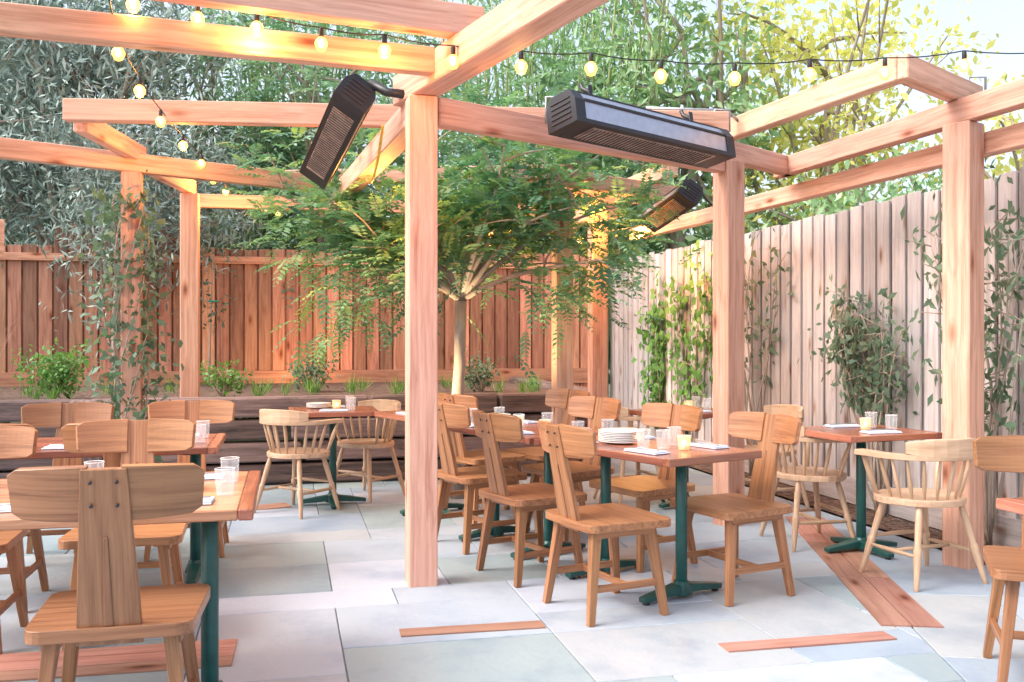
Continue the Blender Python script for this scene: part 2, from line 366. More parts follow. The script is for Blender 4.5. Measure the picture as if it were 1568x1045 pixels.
# ------------------------------------------------------------------ fences
random.seed(11); b=MB(); u=-1.5
while u<12.3:
    w=.145; h=2.34+random.uniform(-.02,.02)
    b.bar(uv(u+w/2,4.33+random.uniform(-.005,.005),0.02),uv(u+w/2,4.33+random.uniform(-.004,.004),h),(.018,w),up=U,mat=M_fenceR)
    b.bar(uv(u+w/2+.09,4.355,0.02),uv(u+w/2+.09,4.355,h-.01+random.uniform(-.01,.01)),(.018,w*.8),up=U,mat=M_fenceR,r=random.uniform(0,.3))
    u+=.178
b.bar(uv(-1.5,4.385,1.9),uv(12.3,4.385,1.9),(.04,.09),mat=M_fenceR); b.bar(uv(-1.5,4.385,.4),uv(12.3,4.385,.4),(.04,.09),mat=M_fenceR)
b.bar(uv(-1.5,4.305,.12),uv(12.3,4.305,.12),(.02,.2),mat=M_fenceR)
b.obj('cedar_fence',.002)
b=MB(); v=-8
while v<4.2:
    top=2.42 if v<-2.75 else (2.66 if v<-1.35 else 2.42)
    w=.145
    b.bar(uv(12.23,v,.5),uv(12.23,v,top+random.uniform(-.02,.02)),(w,.018),up=U,mat=M_fenceB)
    b.bar(uv(12.255,v+.08,.5),uv(12.255,v+.08,top-.02),(w*.8,.018),up=U,mat=M_fenceB,r=random.uniform(0,.25)); v+=.168
b.bar(uv(12.2,-8,2.27),uv(12.2,4.2,2.27),(.035,.09),mat=M_fenceB,r=.9)
b.bar(uv(12.2,-8,.8),uv(12.2,4.2,.8),(.03,.2),mat=M_fenceB,r=.5)
b.obj('redwood_fence',.002)
# ------------------------------------------------------------------ pergola
par=empty('timber_pergola')
def post(x,y,z,rz,s=.15,z0=-.01):
    b=MB(); b.box((x,y,(z+z0)/2),(s,s,z-z0),M_post,rz=rz,grain='z'); b.obj('post',.006,par)
P1=(-.489,5.10);P2=(1.53,6.69);P3=(2.62,5.5);P4=(-2.86,7.13)
post(*P1,2.61,math.radians(14),.155); post(*P2,2.56,math.radians(30),.16); post(*P3,2.56,math.radians(35),.165)
post(*P4,2.56,ANG_UV,.14); post(-2.93,8.62,2.62,ANG_UV,.16); post(.425,8.0,2.56,ANG_UV,.15); post(.80,8.85,2.56,ANG_UV,.15)
def beam(x0,y0,x1,y1,z,h=.14,w=.09,z1=None):
    b=MB(); b.bar((x0,y0,z),(x1,y1,z if z1 is None else z1),(w,h),mat=M_post); b.obj('beam',.006,par)
def ext(a,b_,e0,e1):
    a=Vector(a);b_=Vector(b_); d=(b_-a).normalized(); p=a+d*e0; q=b_+d*e1; return p.x,p.y,q.x,q.y
beam(*ext(P1,P2,.09,-.09),2.55,.15)
beam(*ext(P1,(-1.5,8.24),.1,.1),2.55,.15,.13)
beam(-.60,5.32,.62,3.0,2.695,.165,.15)
beam(2.08,7.40,2.86,4.65,2.632,.14)
beam(*ext(P2,(2.15,7.31),-.08,.0),2.632,.14)
beam(2.95,4.95,1.34,10.5,2.45,.13)
beam(-3.75,6.4,-1.42,8.30,2.632,.14)
beam(-2.9,7.2,-2.96,8.75,2.70,.13)
beam(-3.1,9.1,1.1,9.95,2.63,.13)
beam(-3.6,6.4,-3.2,4.5,2.7,.14)
beam(-2.86,6.06,1.46,6.42,2.774,.14)
beam(-2.80,6.14,-2.86,7.3,2.72,.13)
beam(1.50,6.75,2.10,5.10,2.774,.14)
beam(2.08,5.08,2.82,5.76,2.774,.135)
beam(-2.4,4.1,-.40,4.80,2.72,.13)
beam(-2.4,3.7,-.15,4.66,2.86,.15,.1)
beam(1.38,8.1,.55,11.5,2.77,.14)
beam(.3,7.7,1.55,8.7,2.632,.13)
beam(-.2,8.0,.95,9.0,2.632,.13)
beam(.8,8.8,.5,10.3,2.5,.13)
beam(-2.0,8.2,.5,7.9,2.70,.12)
beam(-2.86,4.45,-2.58,4.78,1.83,.17,.1)
b=MB()
for (x,y,z) in [(-.3,4.78,2.83),(.25,5.55,2.63),(1.42,6.4,2.76),(2.75,5.6,2.76)]:
    b.tube([(x-.05,y,z-.05),(x-.05,y,z+.1),(x+.05,y,z+.1),(x+.05,y,z-.05)],.008,M_steel)
b.tube([(.9,6.36,2.86),(1.46,6.43,2.86),(1.56,6.5,2.80)],.012,M_steel); b.obj('conduit',0,par)
# ------------------------------------------------------------------ heaters
def heater(p0,p1,tilt,sc=1,name='patio_heater'):
    p0=Vector(p0);p1=Vector(p1); L=(p1-p0).length; d=(p1-p0).normalized()
    b=MB()
    def sec(x0,x1,prof,mat):
        n=len(prof); vs=[(x0,y,z) for y,z in prof]+[(x1,y,z) for y,z in prof]
        fs=[tuple(range(n)),tuple(range(2*n-1,n-1,-1))]+[(i,n+i,n+(i+1)%n,(i+1)%n) for i in range(n)]
        b.raw(vs,fs,[(0,0,0)]*2*n,mat)
    prof=[(-.1,-.08),(-.1,.03),(-.065,.085),(.065,.085),(.1,.03),(.1,-.08)]
    pin=[(y*.93,z*.93) for y,z in prof]
    sec(.07,L-.07,pin,M_alu)
    sec(0,.075,prof,M_black); sec(L-.075,L,prof,M_black)
    for y in(-.094,.094): b.box((L/2,y,-.07),(L-.15,.012,.022),M_black)
    b.box((L/2,0,.083),(L-.15,.12,.012),M_black)
    for sy in(-1,1): b.bar((.075,sy*.096,.032),(L-.075,sy*.096,.032),(.01,.012),mat=M_black)
    b.box((L/2,0,-.078),(L-.15,.175,.006),M_black)
    b.box((L/2,0,-.083),(L-.32,.135,.006),M_grille)
    for i in range(int((L-.32)/.03)): b.box((.165+i*.03,0,-.088),(.003,.135,.005),M_dark)
    for k in range(5): 
        for x in(-.003,L+.003): b.box((x,0,-.05+.024*k),(.006,.13,.007),M_dark)
    for x in(.25,L-.25):
        b.bar((x,0,.08),(x,0,.17),(.03,.008),mat=M_black); b.tube([(x,0,.13),(x,.05,.17),(x,.06,.2)],.012,M_black)
    me=b.mesh(name)
    for vv in me.vertices: vv.co.y*=sc; vv.co.z*=sc
    o=place(me,name,bevel=.004)
    up=Vector((0,0,1)); s=up.cross(d).normalized(); u2=d.cross(s)
    Rm=Matrix((d,s,u2)).transposed().to_4x4(); o.matrix_world=Matrix.Translation(p0)@Rm@Matrix.Rotation(tilt,4,'X')
    return o
heater((.27,5.24,2.575),(1.34,6.12,2.54),math.radians(-10),1.2)
heater((-.84,5.15,2.66),(-1.30,6.35,2.43),math.radians(35))
heater((1.50,7.9,2.54),(1.30,8.9,2.42),math.radians(35))
b=MB(); b.tube([(-.56,5.14,2.64),(-.68,5.17,2.66),(-.78,5.2,2.72)],.025,M_black); b.tube([(.22,5.42,2.58),(.26,5.36,2.62),(.33,5.34,2.66)],.022,M_black)
b.tube(curve_pts((-.75,5.5,2.55),(-.95,6.2,2.35),.12),.009,M_yellow); b.tube(curve_pts((1.55,7.95,2.6),(1.9,8.3,2.45),.08),.008,M_cable)
b.tube(curve_pts((-.55,5.16,2.72),(-.2,4.95,2.82),-.02),.009,M_cable)
b.obj('heater_brackets',0,par)
# ------------------------------------------------------------------ string lights
def stringlights(bulbs,ends):
    b=MB(); pts=[Vector(ends[0])]+[Vector(p)+Vector((0,0,.07)) for p in bulbs]+[Vector(ends[1])]
    path=[]
    for a,c in zip(pts[:-1],pts[1:]): path+=curve_pts(a,c,.012,4)[:-1]
    path.append(pts[-1]); b.tube(path,.0035,M_cable,5)
    for p in bulbs:
        p=Vector(p); b.lathe(p,[(.009,.026),(.012,.03),(.012,.06),(.005,.072)],M_cable,8)
        b.lathe(p,[(.002,-.044),(.018,-.038),(.030,-.014),(.031,.0),(.022,.016),(.010,.026)],M_bulb,12)
        b.lathe(p,[(.002,-.024),(.011,-.016),(.014,-.004),(.010,.010),(.003,.018)],M_fil,8)
    b.obj('string_lights')
S1=[(-1.72,4.3,2.84),(-1.44,4.34,2.79),(-1.18,4.38,2.76),(-.89,4.42,2.70),(-.60,4.46,2.68),(-.28,4.5,2.64),(.044,4.55,2.63),(.382,4.58,2.63),(.726,4.62,2.605),(1.10,4.68,2.61),(1.49,4.74,2.645),(1.89,4.8,2.67),(2.33,4.88,2.73)]
stringlights(S1,((-2.2,4.2,2.95),(2.9,5.1,2.86)))
S2=[(-1.87,4.5),(-2.04,5.19),(-2.2,5.93),(-2.32,6.68),(-2.42,7.38),(-2.57,8.15),(-2.66,8.8),(-2.69,9.4),(-2.72,9.8),(-2.64,10.1),(-2.57,10.4)]
stringlights([(x,y,2.68) for x,y in S2],((-1.75,4.1,2.82),(-2.5,10.8,2.7)))
S3=[(1.75,9.0,2.46),(1.32,10.4,2.46),(.9,9.6,2.33),(.7,9.9,2.32),(-.2,8.9,2.3),(-1.45,9.3,2.34)]
stringlights(S3,((2.2,8.0,2.5),(-2.2,9.8,2.5)))
def plight(p,e,c=(1,.38,.08),r=.03,name='bulb_glow'):
    l=bpy.data.lights.new(name,'POINT'); l.energy=e; l.color=c; l.shadow_soft_size=r
    o=bpy.data.objects.new(name,l); scene.collection.objects.link(o); o.location=p
for i,e in((0,17),(2,14),(4,15),(6,8)): x,y,z=S1[i]; plight((x,y,z-.05),e)
plight((-2.04,5.19,2.6),20); plight((-2.32,6.68,2.6),28); plight((-2.6,8.6,2.6),40)
plight((-.9,6.6,2.25),34)
plight((1.32,10.2,2.4),80); plight((.75,8.35,2.4),55); plight((-.2,8.7,2.25),40)
def spot(p,t,e,ang=70,c=(1,.6,.28),name='garden_uplight'):
    l=bpy.data.lights.new(name,'SPOT'); l.energy=e; l.color=c; l.spot_size=math.radians(ang); l.spot_blend=.6; l.shadow_soft_size=.04
    o=bpy.data.objects.new(name,l); scene.collection.objects.link(o); o.location=p
    o.rotation_euler=(Vector(t)-Vector(p)).to_track_quat('-Z','Y').to_euler()
spot((-.92,7.42,.05),(-.45,7.78,.85),480,50,(1,.72,.4))
spot(uv(11.6,-5.0,.8),uv(12.2,-5.0,1.4),20,120)
spot(uv(11.4,.1,.8),uv(12.2,.1,1.5),36,130,(1,.5,.2))
# ------------------------------------------------------------------ chairs
def plank_chair(tone):
    b=MB(); m=M_chair
    o=[]
    def arc(cx,cy,r,a0,a1):
        for k in range(5): a=math.radians(a0+(a1-a0)*k/4); o.append((cx+r*math.cos(a),cy+r*math.sin(a)))
    arc(.2,.19,.05,0,90); arc(-.2,.19,.05,90,180); arc(-.185,-.17,.05,180,270); arc(.185,-.17,.05,270,360)
    b.prism(o,.425,.462,m,r=tone)
    for sx in(-1,1):
        for sy in(-1,1):
            b.bar((sx*.215,sy*.205,0),(sx*.165,sy*.15,.424),(.03,.034),(.042,.05),up=(0,1,0),mat=m,r=min(1,max(0,tone+random.uniform(-.15,.15))))
        b.bar((sx*.198,-.178,.16),(sx*.198,.178,.16),(.02,.032),mat=m,r=tone)
        b.bar((sx*.17,-.165,.405),(sx*.17,.165,.405),(.05,.03),mat=m,r=tone)
    b.bar((-.188,0,.16),(.188,0,.16),(.02,.03),mat=m,r=tone)
    b.bar((0,-.185,.41),(0,-.285,.91),(.185,.026),(.125,.02),up=(0,1,.2),mat=m,r=max(0,tone-.1))
    for s in(1,-1):
        off=.0145 if s>0 else -.0145
        b.bar((0,-.1955+off,.463),(0,-.2475+off*.95,.72),(.028,.004),(.012,.004),up=(0,1,.2),mat=m,r=.0)
    for sg in(-1,1):
        pts=[];hh=[]
        for k in range(9):
            t=k/8; x=sg*(.045+.215*t); y=-.262+.055*t*t; pts.append((x,y,.84)); hh.append(.155-.02*t*t-(.03 if k==8 else 0))
        b.ribbon(pts,.024,hh,m,ups=[(0,-.2,1)]*9,r=min(1,max(0,tone+random.uniform(-.1,.25))))
        for dz in(-.03,.035): b.tube([(sg*.035,-.285-.2*dz,.838+dz),(sg*.035,-.293-.2*dz,.838+dz)],.006,M_dark,8)
    return b.mesh('wooden_dining_chair')
random.seed(3)
CH=[plank_chair(t) for t in(.3,.6,.95)]
def chair(x,y,face_deg,k=0,sz=1):
    o=place(CH[k%3],'wooden_dining_chair',(x,y,.0),math.radians(face_deg-90),.006); o.scale=(1,1,sz)
def captain():
    b=MB(); m=M_capt
    o=[(.235*math.cos(2*math.pi*k/24)*(1.0),.225*math.sin(2*math.pi*k/24)+.01) for k in range(24)]
    o=[(x*(1+.08*(y>0)),y) for x,y in o]
    b.prism(o,.425,.46,m,r=.7)
    for sx in(-1,1):
        for sy in(-1,1):
            p0=Vector((sx*.235,sy*.21,0));p1=Vector((sx*.14,sy*.13,.43))
            b.tube([p0.lerp(p1,t) for t in(0,.15,.4,.47,.5,.8,1)],[.013,.016,.021,.023,.017,.02,.015],m,10,r=.6)
        b.tube([(sx*.2,-.175,.17),(sx*.2,0,.17),(sx*.2,.175,.17)],[.009,.014,.009],m,8)
    b.tube([(-.2,0,.17),(0,0,.17),(.2,0,.17)],[.009,.014,.009],m,8)
    b.tube([(-.19,.165,.22),(0,.165,.22),(.19,.165,.22)],[.009,.014,.009],m,8)
    pts=[];w=[]
    n=18
    for k in range(n+1):
        a=math.radians(170+200*k/n); pts.append((.275*math.cos(a),.255*math.sin(a)+.02,.69)); w.append(.05 if 3<k<n-3 else .06)
    pts=[(-.285,.17,.69)]+pts+[(.285,.17,.69)]; w=[.07]+w+[.07]
    b.ribbon(pts,w,.03,m,r=.6)
    pc=[]
    for k in range(9):
        a=math.radians(215+110*k/8); pc.append((.285*math.cos(a),.265*math.sin(a)+.02,.74))
    b.ribbon(pc,.032,[.06,.08,.095,.1,.1,.1,.095,.08,.06],m,r=.9)
    for k in range(11):
        a=math.radians(180+180*k/10); p0=Vector((.2*math.cos(a),.19*math.sin(a)+.01,.455)); p1=Vector((.272*math.cos(a),.252*math.sin(a)+.02,.68))
        b.tube([p0,p0.lerp(p1,.4),p1],[.008,.013,.008],m,8)
    for sx in(-1,1): b.tube([(sx*.205,.11,.455),(sx*.24,.13,.57),(sx*.275,.15,.68)],[.011,.017,.01],m,8)
    return b.mesh('captains_chair')
CP=captain()
def capt(x,y,deg): place(CP,'captains_chair',(x,y,0),math.radians(deg-90),.004)
for i,(x,y,d) in enumerate([(.45,4.62,26),(.10,5.30,30),(-.22,6.06,32)]): chair(x,y,d,[1,0,1][i])
for i,(x,y,d) in enumerate([(1.15,4.95,208),(.78,5.62,212),(.38,6.3,215)]): chair(x,y,d,[1,2,1][i])
chair(-1.22,2.96,103,0,1.05); chair(-2.02,2.83,103,0,1.03); chair(-1.72,4.25,283,2,1.02); chair(-2.4,4.1,283,1)
chair(-1.95,4.82,103,2); chair(-2.6,4.7,103,1); chair(-2.0,5.85,283,2); chair(-2.7,5.65,283,0)
chair(2.10,3.66,250,0); chair(2.13,2.66,80,0)
chair(.25,7.2,215,1); chair(-.22,6.95,35,2)
capt(-1.63,7.18,60); capt(-1.20,7.85,235); capt(2.25,5.2,110); capt(1.90,6.1,10); capt(1.98,7.35,200); capt(.95,7.6,20)
# ------------------------------------------------------------------ tables
def table(cx,cy,L,W,deg,legs=2,inset=.25,yoff=0,mt=None):
    mt=mt or M_table
    b=MB(); n=max(4,int(W/.13)); 
    for k in range(n):
        w=W/n; b.box((0,-W/2+w*(k+.5),.732),(L-.1,w-.0012,.036),mt)
    for sx in(-1,1): b.box((sx*(L/2-.0245),0,.7325),(.049,W,.038),M_table,grain='y')
    xs=[-L/2+inset,L/2-inset] if legs==2 else [0]
    for x in xs:
        b.box((x,0,.705),(.09,W*.7,.014),M_green,grain='y')
        b.tube([(x,yoff,.04),(x,yoff,.70)],.030,M_green,14)
        hw=min(W*.42,.28)
        for sy in(-1,1): b.bar((x,yoff+sy*.03,.052),(x,yoff+sy*hw,.026),(.075,.045),(.05,.025),mat=M_green); b.tube([(x,yoff+sy*(hw-.03),0),(x,yoff+sy*(hw-.03),.02)],.02,M_cable,8)
        if legs==1:
            for sy in(-1,1): b.bar((sy*.03,0,.052),(sy*hw,0,.026),(.075,.045),(.05,.025),mat=M_green)
        b.tube([(x,yoff,.02),(x,yoff,.09)],[.06,.036],M_green,14)
    return b.obj('restaurant_table',.004,None,(cx,cy,0),math.radians(deg))
aa=Vector((-.559,.829,0)); bb=Vector((.829,.559,0)); C0=Vector((.75,4.43,0))
c=C0+aa*.56+bb*.31; table(c.x,c.y,1.1,.64,124); T1=c.copy()
c=C0+aa*1.7+bb*.31; table(c.x,c.y,1.1,.64,124); T1b=c.copy()
c=C0+aa*3.0+bb*.4; table(c.x,c.y,.7,.64,124,1); T1c=c.copy()
c2=Vector((-.866,3.17,0))+U*.47-V*.75; table(c2.x,c2.y,1.5,.94,math.degrees(ANG_UV),2,.15,-.32,M_table2); T2=c2
c3=Vector((-1.54,4.95,0))+U*.36-V*.75; table(c3.x,c3.y,1.5,.72,math.degrees(ANG_UV),2,.14); T3=c3
table(-1.42,7.5,.68,.62,math.degrees(ANG_UV),1); table(2.16,5.86,.68,.62,20,1); table(1.35,7.4,.68,.62,35,1); table(2.25,3.16,.9,.7,15,1)
# ------------------------------------------------------------------ tableware
def plates(x,y,n=6,r=.11):
    b=MB()
    for k in range(n):
        z=.7515+.009*k; b.lathe((x,y,0),[(r*.55,z),(r*.6,z+.002),(r,z+.013),(r,z+.016),(r*.97,z+.016),(r*.6,z+.006),(.002,z+.005)],M_white,24)
    b.obj('plate_stack')
def napkin(x,y,deg):
    b=MB(); b.box((0,0,.7545),(.22,.11,.005),M_napkin); b.box((.004,.002,.7605),(.21,.1,.005),M_napkin); b.tube([(-.09,.01,.768),(.1,.015,.768)],[.004,.003],M_steel,6)
    b.obj('folded_napkin',.002,None,(x,y,0),math.radians(deg))
def glassware(x,y,h=.095,r=.036,candle=False):
    G=M_votive if candle else M_glass
    b=MB(); b.tube([(x,y,.752),(x,y,.758),(x,y,.80),(x,y,.752+h)],[r*.8,r*.86,r*.93,r],G,16,cap=False)
    b.tube([(x,y,.7515),(x,y,.759)],[r*.8,r*.86],G,16)
    ring=[(x+r*math.cos(t*math.pi/8),y+r*math.sin(t*math.pi/8),.752+h) for t in range(17)]; b.tube(ring,.0014,M_white,5)
    for k in range(8):
        a=k*math.pi/4; b.tube([(x+r*.86*math.cos(a),y+r*.86*math.sin(a),.758),(x+r*1.0*math.cos(a),y+r*1.0*math.sin(a),.752+h)],.0014,G,4)
    if candle: b.tube([(x,y,.76),(x,y,.775)],r*.7,M_white,12); b.tube([(x,y,.776),(x,y,.79),(x,y,.805)],[.014,.016,.004],M_flame,8)
    b.obj('votive_candle' if candle else 'water_glass')
def setting(c,ax,bx,L,W,n,plate=True):
    c=Vector(c); ax=Vector(ax);bx=Vector(bx)
    for i in range(n):
        t=(i-(n-1)/2)*L/n*1.0
        for s in(-1,1):
            p=c+ax*t+bx*s*W*.33; napkin(p.x,p.y,math.degrees(math.atan2(ax.y,ax.x))+random.uniform(-6,6))
            q=c+ax*(t+.14)+bx*s*W*.17; glassware(q.x,q.y)
    p=c+ax*.03; glassware(p.x,p.y,.07,.034,True)
    if plate: p=c+ax*(L*.28); plates(p.x,p.y)
setting(T1,aa,bb,1.1,.64,2,False); p=T1-aa*.02+bb*-.1; plates(p.x-.03,p.y+.14,7,.125)
q=T1-aa*.3+bb*.02; glassware(q.x,q.y,.07,.034,True); q=T1-aa*.22-bb*.05; glassware(q.x,q.y)
q=T1b-aa*.3-bb*.03; glassware(q.x,q.y,.07,.034,True); q=T3+V*.45; glassware(q.x,q.y,.07,.034,True)
setting(T1b,aa,bb,1.1,.64,2,True); setting(T1c,aa,bb,.7,.64,1,False); setting(T2,V,U,1.5,.9,3,True); setting(T3,V,U,1.5,.72,3,True)
setting((-1.42,7.5,0),V,U,.68,.6,1,False); plates(-1.55,7.6,4,.1); setting((2.16,5.86,0),V,U,.68,.6,1,False); setting((1.35,7.4,0),V,U,.68,.6,1,False)
# ------------------------------------------------------------------ central tree
tp=empty('locust_tree',(0,0,0)); b=MB(); random.seed(9)
base=Vector((-.44,7.8,-.02)); fork=Vector((-.42,7.75,1.62))
b.tube([base,Vector((-.47,7.8,.5)),Vector((-.43,7.77,1.1)),fork],[.07,.052,.047,.05],M_bark,12)
tips=[]
for k in range(16):
    a=2*math.pi*k/16+random.uniform(-.2,.2); R=random.uniform(.6,1.5); 
    e=fork+Vector((math.cos(a)*R*1.12,math.sin(a)*R*.7,random.uniform(.2,1.3)))
    p=curve_pts(fork,e,-.12,7,.1); b.tube(p,[.026*(1-i/9) for i in range(8)],M_bark,7)
    for q in range(5):
        s=p[3+q%5]; f=s+Vector((random.uniform(-.5,.5),random.uniform(-.4,.4),random.uniform(-.15,.4)))
        pp=curve_pts(s,f,-.03,4,.05); b.tube(pp,[.01,.009,.007,.005,.003],M_bark,5); tips+=[pp[2],pp[4],s]
b.obj('trunk_and_branches',0,tp)
T=np.array([tuple(t) for t in tips]); 
def frondset(T,per,L,npair,ll,lw,spread,droop,zmin=None,outward=None):
    O=np.repeat(T,per,axis=0)+rng.normal(size=(len(T)*per,3))*spread
    if zmin is not None: O=O[O[:,2]>zmin]
    n=len(O); d=rng.normal(size=(n,3)); d[:,2]*=.4
    if outward is not None: d=unit(d)+unit(O-np.array(outward))*.9
    clump=np.sin(O[:,0]*4.1+1)*np.sin(O[:,1]*3.7)*np.sin(O[:,2]*5.0)
    rn=.48+.3*clump+rng.uniform(-.3,.3,n)
    return fronds(O,d,L*rng.uniform(.7,1.25,n),npair,ll,lw,rn,droop)
v1,r1=frondset(T,8,.28,8,.075,.032,(.15),.3,1.45,(-.42,7.75,1.6))
H1=np.array([(-1.35,7.5,1.75),(-1.2,7.5,1.55),(-1.5,7.6,1.95),(-1.0,7.4,1.8),(-1.8,7.5,2.1),(-1.6,7.5,2.3),(-1.45,7.5,1.5),(.45,7.6,1.75),(.6,7.7,1.95),(.3,7.5,1.65),(.75,7.6,1.8),(.85,7.6,2.1),(-.8,7.4,1.65)])
v2,r2=frondset(H1,15,.30,9,.07,.03,.16,.4,None,(-.42,7.75,2.2))
quadobj('foliage',np.vstack([v1,v2]),np.concatenate([r1,r2]),L_tree,tp)
# ------------------------------------------------------------------ background vegetation
def bgtree(name,x,y,h,rx,rz,nb,mat,kind,seed,per=200,L=.12,W=.03,trunks=1,barkm=None,z0=None,tr=.12,lean=.6):
    random.seed(seed); pr=empty(name); bb_=MB(); tipl=[]
    for t in range(trunks):
        bx=x+random.uniform(-.7,.7)*(trunks>1); by=y+random.uniform(-.4,.4)*(trunks>1)
        top=Vector((bx+random.uniform(-lean,lean),by,h*.8)); tr_p=curve_pts((bx,by,-.05),top,0,10,.25)
        bb_.tube(tr_p,[tr*(1-i/13) for i in range(11)],barkm or M_bark,9)
        for k in range(nb//trunks):
            s=tr_p[random.randint(3,10)]; a=random.uniform(0,6.28); R=rx*random.uniform(.35,1)
            e=Vector((bx+math.cos(a)*R,by+math.sin(a)*R*.8,(z0 or 2)+ (h-(z0 or 2))*random.random()))
            pp=curve_pts(s,e,-.15,6,.2); bb_.tube(pp,[tr*.35*(1-i/8) for i in range(7)],barkm or M_bark,6)
            tipl+=[tuple(pp[3]),tuple(pp[5]),tuple(pp[6])]
            for q in range(2):
                f=pp[4+q]+Vector((random.uniform(-.6,.6),random.uniform(-.5,.5),random.uniform(-.3,.5))); bb_.tube([pp[3+q],pp[3+q].lerp(f,.5),f],[.015,.01,.004],barkm or M_bark,5); tipl.append(tuple(f))
    bb_.obj('trunk',0,pr)
    T=np.array(tipl)
    if kind=='frond': v,r=frondset(T,per,L,8,L*.22,L*.085,rz,.35)
    else: v,r=cloud(T,[rz]*len(T),per,L,W,droop=.5)
    quadobj('foliage',v,r,mat,pr)
def mass(name,x0,x1,y0,y1,z0,zt,n,mat,L,W,nc=260):
    X=rng.uniform(x0,x1,nc); top=zt+1.3*np.sin(X*1.1+1)+.8*np.sin(X*2.7)
    Z=z0+(top-z0)*rng.uniform(0,1,nc)
    C=np.column_stack([X,rng.uniform(y0,y1,nc),Z])
    v,r=cloud(C,[.8]*nc,n//nc,L,W,droop=.6); quadobj(name,v,r,mat)
mass('background_trees',-13,3.5,17,19,1.0,4.4,14000,L_dark,.32,.15,240)
mass('background_trees',3.5,12,16,18,1.0,2.4,5000,L_yel,.24,.12,100)
bgtree('blue_conifer',-5.8,12.6,7,2.2,.7,32,L_blue,'leaf',1,110,.18,.035,z0=1.9)
bgtree('blue_conifer',-4.5,11.2,4.6,1.1,.5,12,L_blue,'leaf',12,150,.13,.025,z0=1.9,tr=.05)
bgtree('blue_conifer',-7.8,14.5,8,2.4,.9,18,L_blue,'leaf',2,110,.2,.04,z0=1.5)
bgtree('acacia_tree',-4.6,13.4,6.4,1.2,.45,8,L_acac,'frond',33,6,.65,z0=2.6,tr=.08)
bgtree('acacia_tree',-2.6,13.2,6.2,1.9,.45,20,L_acac,'frond',3,6,.7,z0=2.4,tr=.09)
bgtree('acacia_tree',.3,14.0,5.6,2.0,.45,16,L_acac,'frond',4,6,.7,z0=2.4,tr=.1)
bgtree('elm_tree',2.6,14.6,7.5,1.9,.55,24,L_mid,'leaf',5,36,.18,.08,trunks=4,z0=2.6,tr=.15,lean=1.4)
bgtree('yellow_elm',5.0,15,7.5,2.4,.6,26,L_yel,'leaf',6,34,.16,.08,z0=2.6,tr=.13)
bgtree('yellow_elm',8.0,14,5.4,2.0,.6,14,L_yel,'leaf',8,26,.16,.08,z0=2.0,tr=.13)
bgtree('shrub_tree',4.6,11.6,3.2,1.3,.45,14,L_mid,'leaf',14,70,.13,.055,z0=1.6,tr=.05)
pr=empty('bamboo_stand'); b=MB(); random.seed(31); cl=[]
for k in range(75):
    x=random.uniform(-4.6,2.2); y=random.uniform(13.6,15.8); h=random.uniform(5,8); ln=random.uniform(-.8,.8)
    p=[Vector((x+ln*(i/8)**2,y,h*i/8)) for i in range(9)]; b.tube(p,[.036-.003*i for i in range(9)],M_bambooc,6)
    for i in range(3,9): 
        cl.append((p[i].x+random.uniform(-.5,.5),y+random.uniform(-.5,.5),p[i].z+random.uniform(-.4,.4)))
b.obj('culms',0,pr); v,r=cloud(cl,[.45]*len(cl),48,.21,.038,droop=1.0); quadobj('leaves',v,r,L_mid,pr)
# ------------------------------------------------------------------ planting
FN=(-.973,-.231,0)
def climber(name,u,v_,z0,z1,wu,n,mat,L,W,seed,offs=.1,nst=5,dense=.16):
    random.seed(seed); pr=empty(name); b=MB(); cl=[]
    for k in range(nst):
        tu=u+random.uniform(-wu,wu); p=curve_pts(uv(u+random.uniform(-.06,.06),v_,.0),uv(tu,v_-random.uniform(0,offs),z0+(z1-z0)*random.uniform(.6,1)),0,9,.09)
        b.tube(p,[.012*(1-i/12) for i in range(10)],M_bark,6)
        for q in p: 
            if q.z>z0:
                cl.append(tuple(q)); s=uv(random.uniform(-wu,wu)*.5,-random.uniform(0,offs),random.uniform(-.1,.15)); e=q+s
                b.tube([q,q.lerp(e,.5),e],[.005,.004,.002],M_bark,4); cl+=[tuple(e),tuple(q.lerp(e,.5))]
    b.obj('stems',0,pr); vv,r=cloud(cl,[dense]*len(cl),max(2,n//len(cl)),L,W,.3,flatv=FN)
    quadobj('leaves',vv,r,mat,pr)
climber('climbing_vine',9.6,4.29,.6,2.3,.75,480,L_vine,.1,.075,41,.04,8,.13)
climber('climbing_vine',10.5,4.27,.3,2.1,.25,700,L_vine,.1,.075,42,.05,6,.13)
climber('espalier_tree',8.1,4.24,.95,2.4,.55,260,L_shrub,.1,.04,43,.08,7,.14)
climber('espalier_shrub',6.15,4.24,.85,1.6,.65,900,L_shrub,.08,.035,44,.08,13,.12)
climber('espalier_tree',5.0,4.22,.7,2.5,.6,560,L_shrub,.09,.034,45,.1,9,.14)
random.seed(50); pr=empty('post_vine'); b=MB(); cl=[]
for k in range(5):
    p=[]
    for i in range(24):
        t=i/23; a=k*1.3+t*5; rr=.1+.03*random.random(); p.append(Vector((P4[0]+rr*math.cos(a),P4[1]-.02+rr*math.sin(a),.4+2.0*t)))
    b.tube(p,.006,M_bark,5); cl+=[tuple(q+Vector((random.uniform(-.14,.14),random.uniform(-.1,.08),0))) for q in p]
b.obj('stems',0,pr); v,r=cloud(cl,[.13]*len(cl),11,.075,.04,.4); quadobj('leaves',v,r,L_shrub,pr)
